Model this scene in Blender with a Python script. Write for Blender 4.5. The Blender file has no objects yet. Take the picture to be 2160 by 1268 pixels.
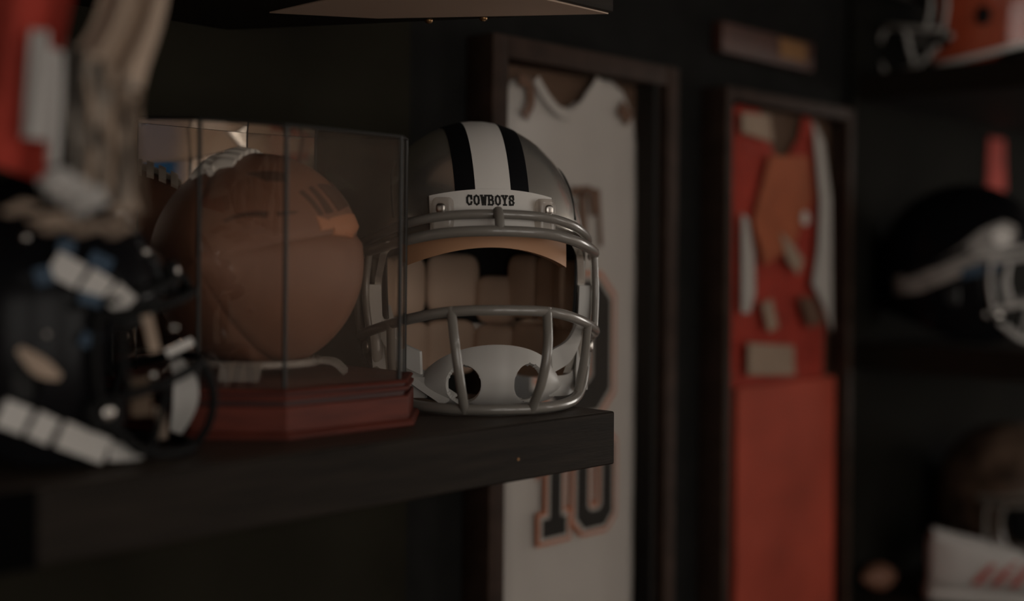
import bpy, bmesh, math, random
from mathutils import Vector, Matrix, noise
random.seed(7)
PI = math.pi
sc = bpy.context.scene
C = sc.collection

# ------------------------------------------------------------------ camera
# Room frame: origin = front right top corner of the memorabilia shelf, x along the wall, y into the wall, z up.
Z0 = 1.30                                   # shelf top above the floor
F_PX = 2600.0; Y_H = 545.0; ROLL = math.radians(0.5); A = math.radians(44.0)
CA, SA = math.cos(A), math.sin(A)
FWD = Vector((CA, SA, 0)); RGT = Vector((SA, -CA, 0)); UP = Vector((0, 0, 1))
CAM = -(0.0934 * RGT + 1.104 * FWD) + Vector((0, 0, 0.1363))
cam_d = bpy.data.cameras.new('camera'); cam = bpy.data.objects.new('camera', cam_d); C.objects.link(cam)
cam_d.sensor_width = 36.0; cam_d.lens = F_PX * 36.0 / 2160.0
cam_d.shift_y = -(634.0 - Y_H) / 2160.0
cam_d.clip_start = 0.05
mr = Matrix((RGT, UP, -FWD)).transposed() @ Matrix.Rotation(ROLL, 3, 'Z')
cam.matrix_world = Matrix.Translation(CAM) @ mr.to_4x4()
cam_d.dof.use_dof = True; cam_d.dof.focus_distance = 1.11; cam_d.dof.aperture_fstop = 1.55
sc.camera = cam

def ray(px, py):
    dx, dy = px - 1080.0, py - 634.0
    c, s = math.cos(ROLL), math.sin(ROLL)
    x, y = dx * c + dy * s, -dx * s + dy * c
    return FWD + RGT * (x / F_PX) + UP * (-(y - (Y_H - 634.0)) / F_PX)
def on_y(px, py, y):
    d = ray(px, py); return CAM + d * ((y - CAM.y) / d.y)
def on_z(px, py, z):
    d = ray(px, py); return CAM + d * ((z - CAM.z) / d.z)
def at_d(px, py, dist): return CAM + ray(px, py) * dist

# ------------------------------------------------------------------ world, lights, exposure
w = bpy.data.worlds.new('world'); sc.world = w; w.use_nodes = True
w.node_tree.nodes['Background'].inputs[0].default_value = (1.0, 0.8, 0.62, 1)
w.node_tree.nodes['Background'].inputs[1].default_value = 0.003
sc.view_settings.view_transform = 'Standard'; sc.view_settings.look = 'None'
sc.view_settings.exposure = -0.35; sc.view_settings.gamma = 1.0
sc.view_settings.use_curve_mapping = False
LAMP_STRENGTH = 6.0
FILL_PANEL_STRENGTH = 2.7
LAMP_COLOR = (1.0, 0.935, 0.86)
LAMPS = [(-3.3, -2.3), (-1.1, -2.3), (0.8, -2.3), (2.2, -2.3)]

# ------------------------------------------------------------------ materials
M = {}
def mat(name, col, rough=0.5, metal=0.0, var=0.0, vscale=20.0, bump=0.0, bscale=200.0, coat=0.0, spec=0.5, stretch=None, emit=None, estr=0.0):
    m = bpy.data.materials.new(name); m.use_nodes = True; M[name] = m
    nt = m.node_tree; b = nt.nodes['Principled BSDF']
    b.inputs['Base Color'].default_value = (*col, 1); b.inputs['Roughness'].default_value = rough
    b.inputs['Metallic'].default_value = metal; b.inputs['Coat Weight'].default_value = coat
    b.inputs['Coat Roughness'].default_value = 0.08
    b.inputs['Specular IOR Level'].default_value = spec
    if emit: b.inputs['Emission Color'].default_value = (*emit, 1); b.inputs['Emission Strength'].default_value = estr
    tc = nt.nodes.new('ShaderNodeTexCoord'); mp = nt.nodes.new('ShaderNodeMapping')
    nt.links.new(tc.outputs['Object'], mp.inputs[0])
    if stretch: mp.inputs['Scale'].default_value = stretch
    if var:
        n = nt.nodes.new('ShaderNodeTexNoise'); n.inputs['Scale'].default_value = vscale; n.inputs['Detail'].default_value = 5
        r = nt.nodes.new('ShaderNodeValToRGB')
        r.color_ramp.elements[0].position = 0.3; r.color_ramp.elements[1].position = 0.7
        r.color_ramp.elements[0].color = (*[c * (1 - var) for c in col], 1)
        r.color_ramp.elements[1].color = (*[min(1, c * (1 + var)) for c in col], 1)
        nt.links.new(mp.outputs[0], n.inputs['Vector']); nt.links.new(n.outputs['Fac'], r.inputs[0]); nt.links.new(r.outputs[0], b.inputs['Base Color'])
    if bump:
        n = nt.nodes.new('ShaderNodeTexNoise'); n.inputs['Scale'].default_value = bscale; n.inputs['Detail'].default_value = 3
        bp = nt.nodes.new('ShaderNodeBump'); bp.inputs['Strength'].default_value = bump; bp.inputs['Distance'].default_value = 0.001
        nt.links.new(mp.outputs[0], n.inputs['Vector']); nt.links.new(n.outputs['Fac'], bp.inputs['Height']); nt.links.new(bp.outputs[0], b.inputs['Normal'])
    return m
def clear(name, tint, refl=0.5, rough=0.03, haze=0.0, graz=0.35):
    """thin clear sheet: transparent with a Fresnel mirror, optionally a little milky"""
    m = bpy.data.materials.new(name); m.use_nodes = True; M[name] = m
    nt = m.node_tree; nt.nodes.clear()
    o = nt.nodes.new('ShaderNodeOutputMaterial'); t = nt.nodes.new('ShaderNodeBsdfTransparent'); g = nt.nodes.new('ShaderNodeBsdfGlossy')
    t.inputs[0].default_value = (*tint, 1); g.inputs['Roughness'].default_value = rough; g.inputs[0].default_value = (refl, refl, refl, 1)
    lw = nt.nodes.new('ShaderNodeLayerWeight'); lw.inputs[0].default_value = 0.5      # Schlick: same from both faces
    pw = nt.nodes.new('ShaderNodeMath'); pw.operation = 'POWER'; pw.inputs[1].default_value = 5.0; nt.links.new(lw.outputs['Facing'], pw.inputs[0])
    fr = nt.nodes.new('ShaderNodeMath'); fr.operation = 'MULTIPLY_ADD'; fr.inputs[1].default_value = graz; fr.inputs[2].default_value = 0.04; nt.links.new(pw.outputs[0], fr.inputs[0])
    mx = nt.nodes.new('ShaderNodeMixShader'); nt.links.new(fr.outputs[0], mx.inputs[0]); nt.links.new(t.outputs[0], mx.inputs[1]); nt.links.new(g.outputs[0], mx.inputs[2])
    last = mx
    if haze:
        d = nt.nodes.new('ShaderNodeBsdfDiffuse'); d.inputs[0].default_value = (0.75, 0.72, 0.68, 1)
        m2 = nt.nodes.new('ShaderNodeMixShader'); m2.inputs[0].default_value = haze
        nt.links.new(mx.outputs[0], m2.inputs[1]); nt.links.new(d.outputs[0], m2.inputs[2]); last = m2
    nt.links.new(last.outputs[0], o.inputs[0])
    return m
WHITE = (0.56, 0.54, 0.515)
mat('dark_wood', (0.0155, 0.0112, 0.0080), 0.62, var=0.35, vscale=14, bump=0.25, bscale=60, stretch=(1, 14, 14), spec=0.14)
mat('shaded_right_panel', (0.0105, 0.0098, 0.0078), 0.9, var=0.2, vscale=6, spec=0.03)  # darker copy of dark_panel, the shade is put into its colour
mat('lit_top_sheet', (0.050, 0.036, 0.026), 0.5, var=0.3, vscale=14, stretch=(1, 14, 14), spec=0.3)
mat('dark_panel', (0.0190, 0.0170, 0.0120), 0.9, var=0.25, vscale=6, spec=0.03)
mat('black_wall', (0.014, 0.0137, 0.0130), 0.95, var=0.15, spec=0.03)
mat('tan_wall', (0.60, 0.455, 0.35), 0.85, var=0.05, vscale=3)
mat('tan_trim', (0.30, 0.21, 0.155), 0.6)
mat('lit_underside_tan', (0.60, 0.44, 0.34), 0.7)
mat('ceiling_paint', (0.12, 0.11, 0.10), 0.95, var=0.05)
mat('floor_wood', (0.10, 0.06, 0.04), 0.45, var=0.3, vscale=10, stretch=(1, 8, 1))
mat('frame_wood', (0.036, 0.021, 0.015), 0.7, spec=0.15, var=0.3, vscale=30, bump=0.2, bscale=80)
mat('mat_board', (0.12, 0.07, 0.045), 0.9, var=0.1)
mat('red_board', (0.50, 0.078, 0.045), 0.85, var=0.35, vscale=4)
mat('silver_paint', (0.90, 0.86, 0.79), 0.27, metal=0.9, coat=0.6, var=0.04, vscale=900)
mat('navy', (0.004, 0.0045, 0.006), 0.5, spec=0.25)
mat('white_gloss', (0.78, 0.75, 0.71), 0.45)
mat('white_cloth', WHITE, 0.9, var=0.04, vscale=8, bump=0.4, bscale=900)
mat('white_plastic', (0.54, 0.52, 0.49), 0.45)
mat('mask_grey', (0.205, 0.188, 0.166), 0.30, coat=0.5)
mat('liner_black', (0.010, 0.010, 0.010), 0.8)
mat('pad_tan', (0.64, 0.46, 0.34), 0.75, var=0.06)
mat('pad_orange', (0.50, 0.27, 0.15), 0.6)
mat('steel', (0.55, 0.52, 0.48), 0.3, metal=1.0)
mat('black_gloss', (0.005, 0.005, 0.006), 0.22, spec=0.10)
mat('black_void', (0.003, 0.003, 0.003), 0.95, spec=0.0)
mat('black_matte', (0.005, 0.005, 0.005), 0.7, spec=0.15)
mat('mahogany', (0.12, 0.026, 0.016), 0.55, var=0.25, vscale=20, stretch=(1, 1, 8), spec=0.3)
mat('mahogany_dark', (0.045, 0.012, 0.010), 0.5)
mat('edge_dark', (0.022, 0.021, 0.019), 0.5, spec=0.3)
mat('mirror', (0.93, 0.90, 0.87), 0.02, metal=1.0)
mat('leather', (0.24, 0.112, 0.070), 0.5, var=0.10, vscale=12, bump=0.5, bscale=1400)
mat('seam', (0.10, 0.045, 0.03), 0.8)
mat('lace', (0.82, 0.80, 0.76), 0.8)
mat('stamp_dark', (0.10, 0.05, 0.033), 0.7)
mat('stamp_orange', (0.50, 0.22, 0.12), 0.6)
mat('ink_black', (0.012, 0.011, 0.010), 0.8)
mat('ink_orange', (0.50, 0.16, 0.07), 0.85)
mat('ink_brown', (0.16, 0.09, 0.06), 0.85)
mat('red_cloth', (0.42, 0.045, 0.028), 0.9, var=0.25, vscale=14, bump=0.3, bscale=500)
mat('orange_cloth', (0.46, 0.13, 0.06), 0.9, var=0.2, vscale=14)
mat('beige_cloth', (0.42, 0.32, 0.245), 0.9, var=0.12, vscale=16)
mat('grey_yarn', (0.30, 0.26, 0.22), 0.9, var=0.35, vscale=30)
mat('dark_yarn', (0.05, 0.042, 0.034), 0.9)
mat('brown_shade', (0.11, 0.075, 0.05), 0.9, var=0.3, vscale=20)
mat('red_paint', (0.46, 0.08, 0.035), 0.2, coat=0.5, var=0.25, vscale=10)
mat('grey_decal', (0.30, 0.28, 0.26), 0.45, var=0.3, vscale=40)
mat('blue_decal_and_glint', (0.016, 0.048, 0.090), 0.6)
mat('brown_paint', (0.13, 0.085, 0.06), 0.35, var=0.6, vscale=24)
mat('brass', (0.35, 0.20, 0.09), 0.35, metal=0.9)
mat('plaque_wood', (0.06, 0.021, 0.013), 0.5, var=0.3, vscale=12, stretch=(1, 6, 6))
mat('lamp_housing', (0.3, 0.3, 0.3), 0.5)
mat('diffuser', (0.8, 0.8, 0.8), 0.9, emit=LAMP_COLOR, estr=LAMP_STRENGTH)
mat('fill_diffuser', (0.8, 0.8, 0.8), 0.9, emit=LAMP_COLOR, estr=FILL_PANEL_STRENGTH)
mat('end_fill_diffuser', (0.8, 0.8, 0.8), 0.9, emit=LAMP_COLOR, estr=FILL_PANEL_STRENGTH * 3.0)
mat('screen_blue', (0.006, 0.014, 0.022), 0.9, spec=0.0, emit=(0.10, 0.42, 0.95), estr=0.075)
clear('glass', (0.96, 0.94, 0.92), 0.9, 0.02, haze=0.006)
clear('top_glass', (0.96, 0.94, 0.92), 1.0, 0.02, graz=0.96)
clear('frame_glass', (0.97, 0.96, 0.95), 0.12, 0.05, graz=0.1)
clear('clear_plastic', (0.80, 0.76, 0.72), 1.0, 0.12, haze=0.22)
clear('acrylic', (0.88, 0.85, 0.82), 1.0, 0.1, haze=0.28)

# ------------------------------------------------------------------ object helpers
def link(name, me, m=None, parent=None, loc=(0, 0, 0), rz=0.0):
    o = bpy.data.objects.new(name, me); C.objects.link(o)
    if m: me.materials.append(M[m])
    o.location = loc; o.rotation_euler = (0, 0, rz)
    if parent: o.parent = parent
    return o
def fin(name, bm, m, parent=None, loc=(0, 0, 0), smooth=None, rz=0.0):
    bmesh.ops.recalc_face_normals(bm, faces=bm.faces)
    me = bpy.data.meshes.new(name); bm.to_mesh(me); bm.free()
    if smooth is not None:
        me.polygons.foreach_set('use_smooth', [True] * len(me.polygons))
        if smooth < 179: me.set_sharp_from_angle(angle=math.radians(smooth))
    return link(name, me, m, parent, loc, rz)
def tag(o, label, cat, group=None):
    o['label'] = label; o['category'] = cat
    if group: o['group'] = group
    return o
def thing(name, label, cat, loc=(0, 0, 0), rz=0.0, group=None, scale=1.0):
    o = bpy.data.objects.new(name, None); C.objects.link(o)
    o.empty_display_size = 0.05
    o.location = loc; o.rotation_euler = (0, 0, rz); o.scale = (scale,) * 3
    return tag(o, label, cat, group)
def struct(o): o['kind'] = 'structure'; return o
def box(bm, x0, x1, y0, y1, z0, z1, bev=0.0):
    r = bmesh.ops.create_cube(bm, size=1.0)
    for v in r['verts']:
        v.co = Vector((x0 + (v.co.x + .5) * (x1 - x0), y0 + (v.co.y + .5) * (y1 - y0), z0 + (v.co.z + .5) * (z1 - z0)))
    if bev:
        es = {e for v in r['verts'] for e in v.link_edges}
        bmesh.ops.bevel(bm, geom=list(es), offset=bev, segments=2, affect='EDGES', profile=0.6)
    return bm
def boxed(name, x0, x1, y0, y1, z0, z1, m, parent=None, bev=0.0):
    bm = bmesh.new(); box(bm, x0, x1, y0, y1, z0, z1, bev); return fin(name, bm, m, parent, smooth=35 if bev else None)
def prism(bm, poly, z0, z1):
    a = [bm.verts.new((x, y, z0)) for x, y in poly]; b = [bm.verts.new((x, y, z1)) for x, y in poly]
    bm.faces.new(a[::-1]); bm.faces.new(b)
    n = len(poly)
    for i in range(n): bm.faces.new((a[i], a[(i + 1) % n], b[(i + 1) % n], b[i]))
def spline(pts, n=8):
    """Catmull-Rom through points"""
    P = [Vector(p) for p in pts]
    if len(P) < 3: return [P[0].lerp(P[-1], i / n) for i in range(n + 1)]
    out = []
    for i in range(len(P) - 1):
        p0 = P[i - 1] if i else P[0] * 2 - P[1]; p1, p2 = P[i], P[i + 1]; p3 = P[i + 2] if i + 2 < len(P) else P[-1] * 2 - P[-2]
        for k in range(n):
            t = k / n
            out.append(0.5 * ((2 * p1) + (p2 - p0) * t + (2 * p0 - 5 * p1 + 4 * p2 - p3) * t * t + (3 * p1 - p0 - 3 * p2 + p3) * t ** 3))
    out.append(P[-1]); return out
def tube(bm, pts, r, seg=10, closed=False):
    P = [Vector(p) for p in pts]; n = len(P); rings = []; prev = None
    for i, p in enumerate(P):
        t = (P[min(i + 1, n - 1)] - P[max(i - 1, 0)]).normalized()
        if prev is None: u = t.orthogonal().normalized()
        else:
            u = prev - t * prev.dot(t); u = u.normalized() if u.length > 1e-6 else t.orthogonal().normalized()
        prev = u; v = t.cross(u); rr = r[i] if isinstance(r, (list, tuple)) else r
        rings.append([bm.verts.new(p + (u * math.cos(2 * PI * k / seg) + v * math.sin(2 * PI * k / seg)) * rr) for k in range(seg)])
    for a, b in zip(rings, rings[1:]):
        for k in range(seg): bm.faces.new((a[k], a[(k + 1) % seg], b[(k + 1) % seg], b[k]))
    bm.faces.new(rings[0][::-1]); bm.faces.new(rings[-1])
def ribbon(bm, pts, width_vec, th_vec):
    """flat strap along pts; width_vec and th_vec are half extents (vector or function of t)"""
    n = len(pts); rings = []
    for i, p in enumerate(pts):
        p = Vector(p); t = i / (n - 1)
        wv = Vector(width_vec(t) if callable(width_vec) else width_vec); tv = Vector(th_vec(t) if callable(th_vec) else th_vec)
        rings.append([bm.verts.new(p + wv + tv), bm.verts.new(p - wv + tv), bm.verts.new(p - wv - tv), bm.verts.new(p + wv - tv)])
    for a, b in zip(rings, rings[1:]):
        for k in range(4): bm.faces.new((a[k], a[(k + 1) % 4], b[(k + 1) % 4], b[k]))
    bm.faces.new(rings[0][::-1]); bm.faces.new(rings[-1])
def sheet(bm, nu, nv, fo, fi):
    """closed sheet from two grids fo(u,v), fi(u,v)"""
    go = [[bm.verts.new(fo(i / nu, j / nv)) for j in range(nv + 1)] for i in range(nu + 1)]
    gi = [[bm.verts.new(fi(i / nu, j / nv)) for j in range(nv + 1)] for i in range(nu + 1)]
    for i in range(nu):
        for j in range(nv):
            bm.faces.new((go[i][j], go[i + 1][j], go[i + 1][j + 1], go[i][j + 1])); bm.faces.new((gi[i][j], gi[i][j + 1], gi[i + 1][j + 1], gi[i + 1][j]))
    for i in range(nu):
        bm.faces.new((go[i][0], gi[i][0], gi[i + 1][0], go[i + 1][0])); bm.faces.new((go[i][nv], go[i + 1][nv], gi[i + 1][nv], gi[i][nv]))
    for j in range(nv):
        bm.faces.new((go[0][j], go[0][j + 1], gi[0][j + 1], gi[0][j])); bm.faces.new((go[nu][j], gi[nu][j], gi[nu][j + 1], go[nu][j + 1]))
def blob(bm, c, r, rot=None, e=2.0, nu=16, nv=10):
    """superellipsoid"""
    f = lambda t: math.copysign(abs(t) ** (2.0 / e), t)
    rows = []
    for j in range(nv + 1):
        la = -PI / 2 + PI * j / nv; row = []
        for i in range(nu):
            lo = 2 * PI * i / nu
            p = Vector((r[0] * f(math.cos(la)) * f(math.cos(lo)), r[1] * f(math.cos(la)) * f(math.sin(lo)), r[2] * f(math.sin(la))))
            if rot: p = rot @ p
            row.append(p + Vector(c))
        rows.append(row)
    bot = bm.verts.new(sum(rows[0], Vector()) / nu); top = bm.verts.new(sum(rows[-1], Vector()) / nu)
    R = [[bm.verts.new(p) for p in row] for row in rows[1:-1]]
    for i in range(nu):
        k = (i + 1) % nu
        bm.faces.new((bot, R[0][k], R[0][i])); bm.faces.new((top, R[-1][i], R[-1][k]))
        for a, b in zip(R, R[1:]): bm.faces.new((a[i], a[k], b[k], b[i]))
def boolean(target_bm, cutters):
    """difference of closed bmeshes, returned as a mesh"""
    def tmp(bm, nm):
        bmesh.ops.recalc_face_normals(bm, faces=bm.faces)
        me = bpy.data.meshes.new(nm); bm.to_mesh(me); bm.free(); o = bpy.data.objects.new(nm, me); C.objects.link(o); return o
    t = tmp(target_bm, 'tmp_target'); cs = [tmp(c, 'tmp_cut') for c in cutters]
    for c in cs:
        md = t.modifiers.new('b', 'BOOLEAN'); md.operation = 'DIFFERENCE'; md.solver = 'EXACT'; md.object = c
    dg = bpy.context.evaluated_depsgraph_get(); dg.update()
    me = bpy.data.meshes.new_from_object(t.evaluated_get(dg))
    for o in [t] + cs:
        d = o.data; bpy.data.objects.remove(o); bpy.data.meshes.remove(d)
    return me

# ------------------------------------------------------------------ the room
WY = 0.345                                   # face of the memorabilia wall
XL, XR, YF, ZF, ZC = -4.6, 4.2, -3.3, -Z0, 1.30
struct(boxed('floor', XL, XR, YF, WY + .2, ZF - .05, ZF, 'floor_wood'))
struct(boxed('ceiling', XL, XR, YF, WY + .2, ZC, ZC + .05, 'ceiling_paint'))
struct(boxed('wall_back', XL, XR, WY, WY + .1, ZF, ZC, 'black_wall'))
struct(boxed('wall_front', XL, XR, YF - .1, YF, ZF, ZC, 'tan_wall'))
struct(boxed('wall_left', XL - .1, XL, YF, WY, ZF, ZC, 'tan_wall'))
struct(boxed('wall_right', XR, XR + .1, YF, WY, ZF, ZC, 'tan_wall'))
struct(boxed('baseboard_back', XL, XR, WY - .015, WY, ZF, ZF + .1, 'dark_panel'))
struct(boxed('baseboard_front', XL, XR, YF, YF + .015, ZF, ZF + .1, 'tan_trim'))
# picture rails and battens on the tan wall opposite
struct(boxed('trim_1', XL, XR, YF, YF + .02, .64, .655, 'tan_trim'))
struct(boxed('trim_19', XL, XL + .02, YF, WY - .02, .76, .775, 'tan_trim')); struct(boxed('trim_20', XL, XL + .02, YF, WY - .02, .80, .808, 'tan_trim'))
struct(boxed('trim_2', XL, XR, YF, YF + .02, .68, .69, 'tan_trim'))
for i in range(8):
    struct(boxed('trim_%d' % (3 + i), XL + .55 + i * 1.1, XL + .565 + i * 1.1, YF, YF + .014, ZF + .1, ZC, 'tan_trim'))

# ceiling lamps: a row of warm panels facing the wall
for i, (x, y) in enumerate(LAMPS):
    t = thing('ceiling_lamp', 'flat warm ceiling panel lamp, %s of the row facing the shelves' % ['first', 'second', 'third', 'fourth'][i], 'lamp', (x, y, ZC), group='ceiling panel lamps')
    boxed('housing', -.34, .34, -.22, .22, -.06, 0, 'lamp_housing', t, bev=.008)
    boxed('diffuser', -.31, .31, -.19, .19, -.064, -.058, 'diffuser', t)
# tall fill lights added on the unseen far wall to brighten the shelves
for x, wh, lab in ((-2.0, .42, 'leftmost tall added fill light on the far tan wall'), (-.95, .42, 'second tall added fill light from the left on the far tan wall'), (.10, .42, 'middle tall added fill light on the far tan wall'), (3.05, .30, 'tall added fill light on the far tan wall, last but one at the right'), (3.78, .36, 'tall added fill light in the right corner of the far tan wall')):
    t = thing('fill_panel', lab, 'lamp', (x, YF, -.65), group='added fill lights')
    boxed('housing', -wh, wh, .001, .05, 0, 1.6, 'lamp_housing', t, bev=.006)
    boxed('diffuser', -wh + .02, wh - .02, .05, .054, .02, 1.58, 'fill_diffuser', t)
t = thing('fill_panel', 'wide added fill light on the right end wall', 'lamp', (XR, -.75, -.55), group='added fill lights')  # added to brighten the right side of the silver helmet
boxed('housing', -.05, -.001, -.45, .45, 0, 1.5, 'lamp_housing', t, bev=.006)
boxed('diffuser', -.054, -.05, -.43, .43, .02, 1.48, 'end_fill_diffuser', t)
# the blue screen on the far wall
t = thing('wall_screen', 'wall screen glowing blue on the far tan wall', 'screen', (1.54, YF + .0, .40))
boxed('bezel', -.31, .31, 0.001, .05, -.46, .46, 'black_matte', t, bev=.006)
boxed('display', -.295, .295, .05, .052, -.445, .445, 'screen_blue', t)

# dark panels the shelves are fixed to
struct(boxed('trim_21', -2.4, .045, WY - .012, WY, ZF, ZC, 'dark_panel'))
struct(boxed('trim_22', 1.03, 2.6, WY - .012, WY, ZF, ZC, 'shaded_right_panel'))
PY = WY - .012

# ------------------------------------------------------------------ shelves
TH = 0.047
def shelf(label, poly, z, edge=None):
    cx = sum(p[0] for p in poly) / len(poly); cy = sum(p[1] for p in poly) / len(poly)
    t = thing('wall_shelf', label, 'shelf', (cx, cy, z - TH), group='dark wall shelves')
    bm = bmesh.new(); prism(bm, [(x - cx, y - cy) for x, y in poly], 0, TH)
    bmesh.ops.bevel(bm, geom=bm.edges[:], offset=.0012, segments=1, affect='EDGES')
    fin('board', bm, 'dark_wood', t)
    return t, cx, cy
L0 = -2.2
t, cx, cy = shelf('thick dark wooden shelf carrying the silver helmet and the glass football case', [(L0, 0), (0, 0), (0, PY), (L0, PY)], 0)
boxed('lit_top_sheet', L0 - cx + .002, -.002 - cx, .002 - cy, PY - .002 - cy, TH - .001, TH + .0003, 'lit_top_sheet', t)  # lighter top colour makes up for weak light on the board
boxed('bracket_plate', -.90 - cx, -.535 - cx, -.006 - cy, -.0001 - cy, .001, TH - .001, 'black_void', t)
b = boxed('screw_head', -.126 - cx, -.124 - cx, -.0004 - cy, .0006 - cy, .0, .002, 'brass', t); b.location = (0, 0, .017)
p = on_z(1297, 27, .356); q = on_z(800, 39, .356)
t, cx, cy = shelf('dark wooden shelf overhead, its lit underside showing above the silver helmet', [(L0, 0), (p.x, 0), (q.x - .06, PY), (L0, PY)], .356 + TH)
bm = bmesh.new(); prism(bm, [(x - cx, y - cy) for x, y in ((-.215, .003), (p.x - .004, .003), (q.x - .004, q.y - .004), (-.215, q.y + .05))], -.0012, -.0001); fin('underside_lit_patch', bm, 'lit_underside_tan', t)  # tan patch paints the lit end of the underside
for i, (px, py) in enumerate(((905, 45), (1020, 40))):
    s = on_z(px, py - 4, .356); bm = bmesh.new(); blob(bm, (0, 0, 0), (.004, .004, .003), nu=10, nv=6)
    fin('screw_head', bm, 'brass', t, (s.x - cx, min(s.y, PY - .01) - cy, -.001), 60)
shelf('dark wooden shelf below the silver helmet shelf', [(L0, 0), (0, 0), (0, PY), (L0, PY)], -.403 - .02)
RX = 1.055
shelf('dark wooden shelf at the right carrying the navy helmet with a grey bird decal', [(RX, 0), (2.4, 0), (2.4, PY), (RX, PY)], 0)
shelf('dark wooden shelf at the upper right carrying the orange-red helmet', [(RX, 0), (2.4, 0), (2.4, PY), (RX, PY)], .455)
shelf('dark wooden shelf at the lower right carrying the white sneaker', [(RX, 0), (2.4, 0), (2.4, PY), (RX, PY)], -.42)

# ------------------------------------------------------------------ football helmets
ZCN = .135; AX = .109; AYF = .128; AYB = .142; AZ = .1335
def lowf(z):
    t = max(0.0, (ZCN - z) / .14); return 1 - .15 * t * t
def inside(p, g=0.0):
    ax, az = AX + g, AZ + g; ay = (AYF if p.y < 0 else AYB) + g
    dz = p.z - ZCN
    if dz >= 0: return (p.x / ax) ** 2 + (p.y / ay) ** 2 + (dz / az) ** 2 < 1
    f = lowf(p.z); return (p.x / ax / f) ** 2 + (p.y / ay / f) ** 2 < 1
def surf_dir(d, g=0.0):
    d = Vector(d).normalized(); lo, hi = 0.0, .4
    for _ in range(28):
        m_ = (lo + hi) / 2
        if inside(Vector((0, 0, ZCN)) + d * m_, g): lo = m_
        else: hi = m_
    return Vector((0, 0, ZCN)) + d * lo
def front(x, z, g=0.0, side=-1):
    """point of the shell front at lateral x and height z"""
    ax, az = AX + g, AZ + g; ay = (AYF if side < 0 else AYB) + g
    dz = z - ZCN
    q = 1 - (x / ax) ** 2 - ((dz / az) ** 2 if dz > 0 else 0)
    return Vector((x, side * ay * math.sqrt(max(q, 0)), z))
def side_pt(y, z, s, g=0.0):
    ax, az = AX + g, AZ + g; ay = (AYF if y < 0 else AYB) + g; dz = z - ZCN
    f = 1.0 if dz > 0 else lowf(z)
    q = 1 - (y / ay / f) ** 2 - ((dz / az) ** 2 if dz > 0 else 0)
    return Vector((s * ax * f * math.sqrt(max(q, 0)), y, z))
def dome(g, zb):
    bm = bmesh.new(); nu, nv, nl = 64, 20, 10; rings = []
    for j in range(nl):
        z = zb + (ZCN - zb) * j / nl; f = lowf(z); rings.append([(AX + g) * f, f, z])
    for j in range(nv):
        e = PI / 2 * j / nv; rings.append([(AX + g) * math.cos(e), math.cos(e), ZCN + (AZ + g) * math.sin(e)])
    V = []
    for rx, f, z in rings:
        row = []
        for i in range(nu):
            a = 2 * PI * i / nu; c, s = math.cos(a), math.sin(a)
            row.append(bm.verts.new((rx * s, -((AYF if c > 0 else AYB) + g) * f * c, z)))
        V.append(row)
    top = bm.verts.new((0, 0, ZCN + AZ + g))
    for a, b in zip(V, V[1:]):
        for i in range(nu): k = (i + 1) % nu; bm.faces.new((a[i], a[k], b[k], b[i]))
    for i in range(nu): bm.faces.new((V[-1][i], V[-1][(i + 1) % nu], top))
    bm.faces.new(V[0][::-1])
    return bm
def shell_mesh():
    cut = bmesh.new()
    prof = [(-.3, .157), (-.10, .157), (-.078, .152), (-.060, .139), (-.050, .115), (-.046, .085), (-.050, .055), (-.064, .028), (-.058, .014), (-.03, .006), (.02, .009), (.07, .03), (.12, .05), (.3, .06), (.3, -.1), (-.3, -.1)]
    a = [cut.verts.new((-.3, y, z)) for y, z in prof]; b = [cut.verts.new((.3, y, z)) for y, z in prof]
    cut.faces.new(a); cut.faces.new(b[::-1])
    for i in range(len(prof)): k = (i + 1) % len(prof); cut.faces.new((a[i], b[i], b[k], a[k]))
    ear = bmesh.new(); n = 20
    ra = [[ear.verts.new((x, .022 + .013 * math.cos(2 * PI * i / n), .082 + .016 * math.sin(2 * PI * i / n))) for i in range(n)] for x in (-.3, .3)]
    ear.faces.new(ra[0]); ear.faces.new(ra[1][::-1])
    for i in range(n): k = (i + 1) % n; ear.faces.new((ra[0][i], ra[1][i], ra[1][k], ra[0][k]))
    me = boolean(dome(0, -.02), [dome(-.006, -.04), cut, ear])
    me.polygons.foreach_set('use_smooth', [True] * len(me.polygons)); me.set_sharp_from_angle(angle=math.radians(38))
    return me
SHELL = shell_mesh()
RB = .0043
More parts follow.
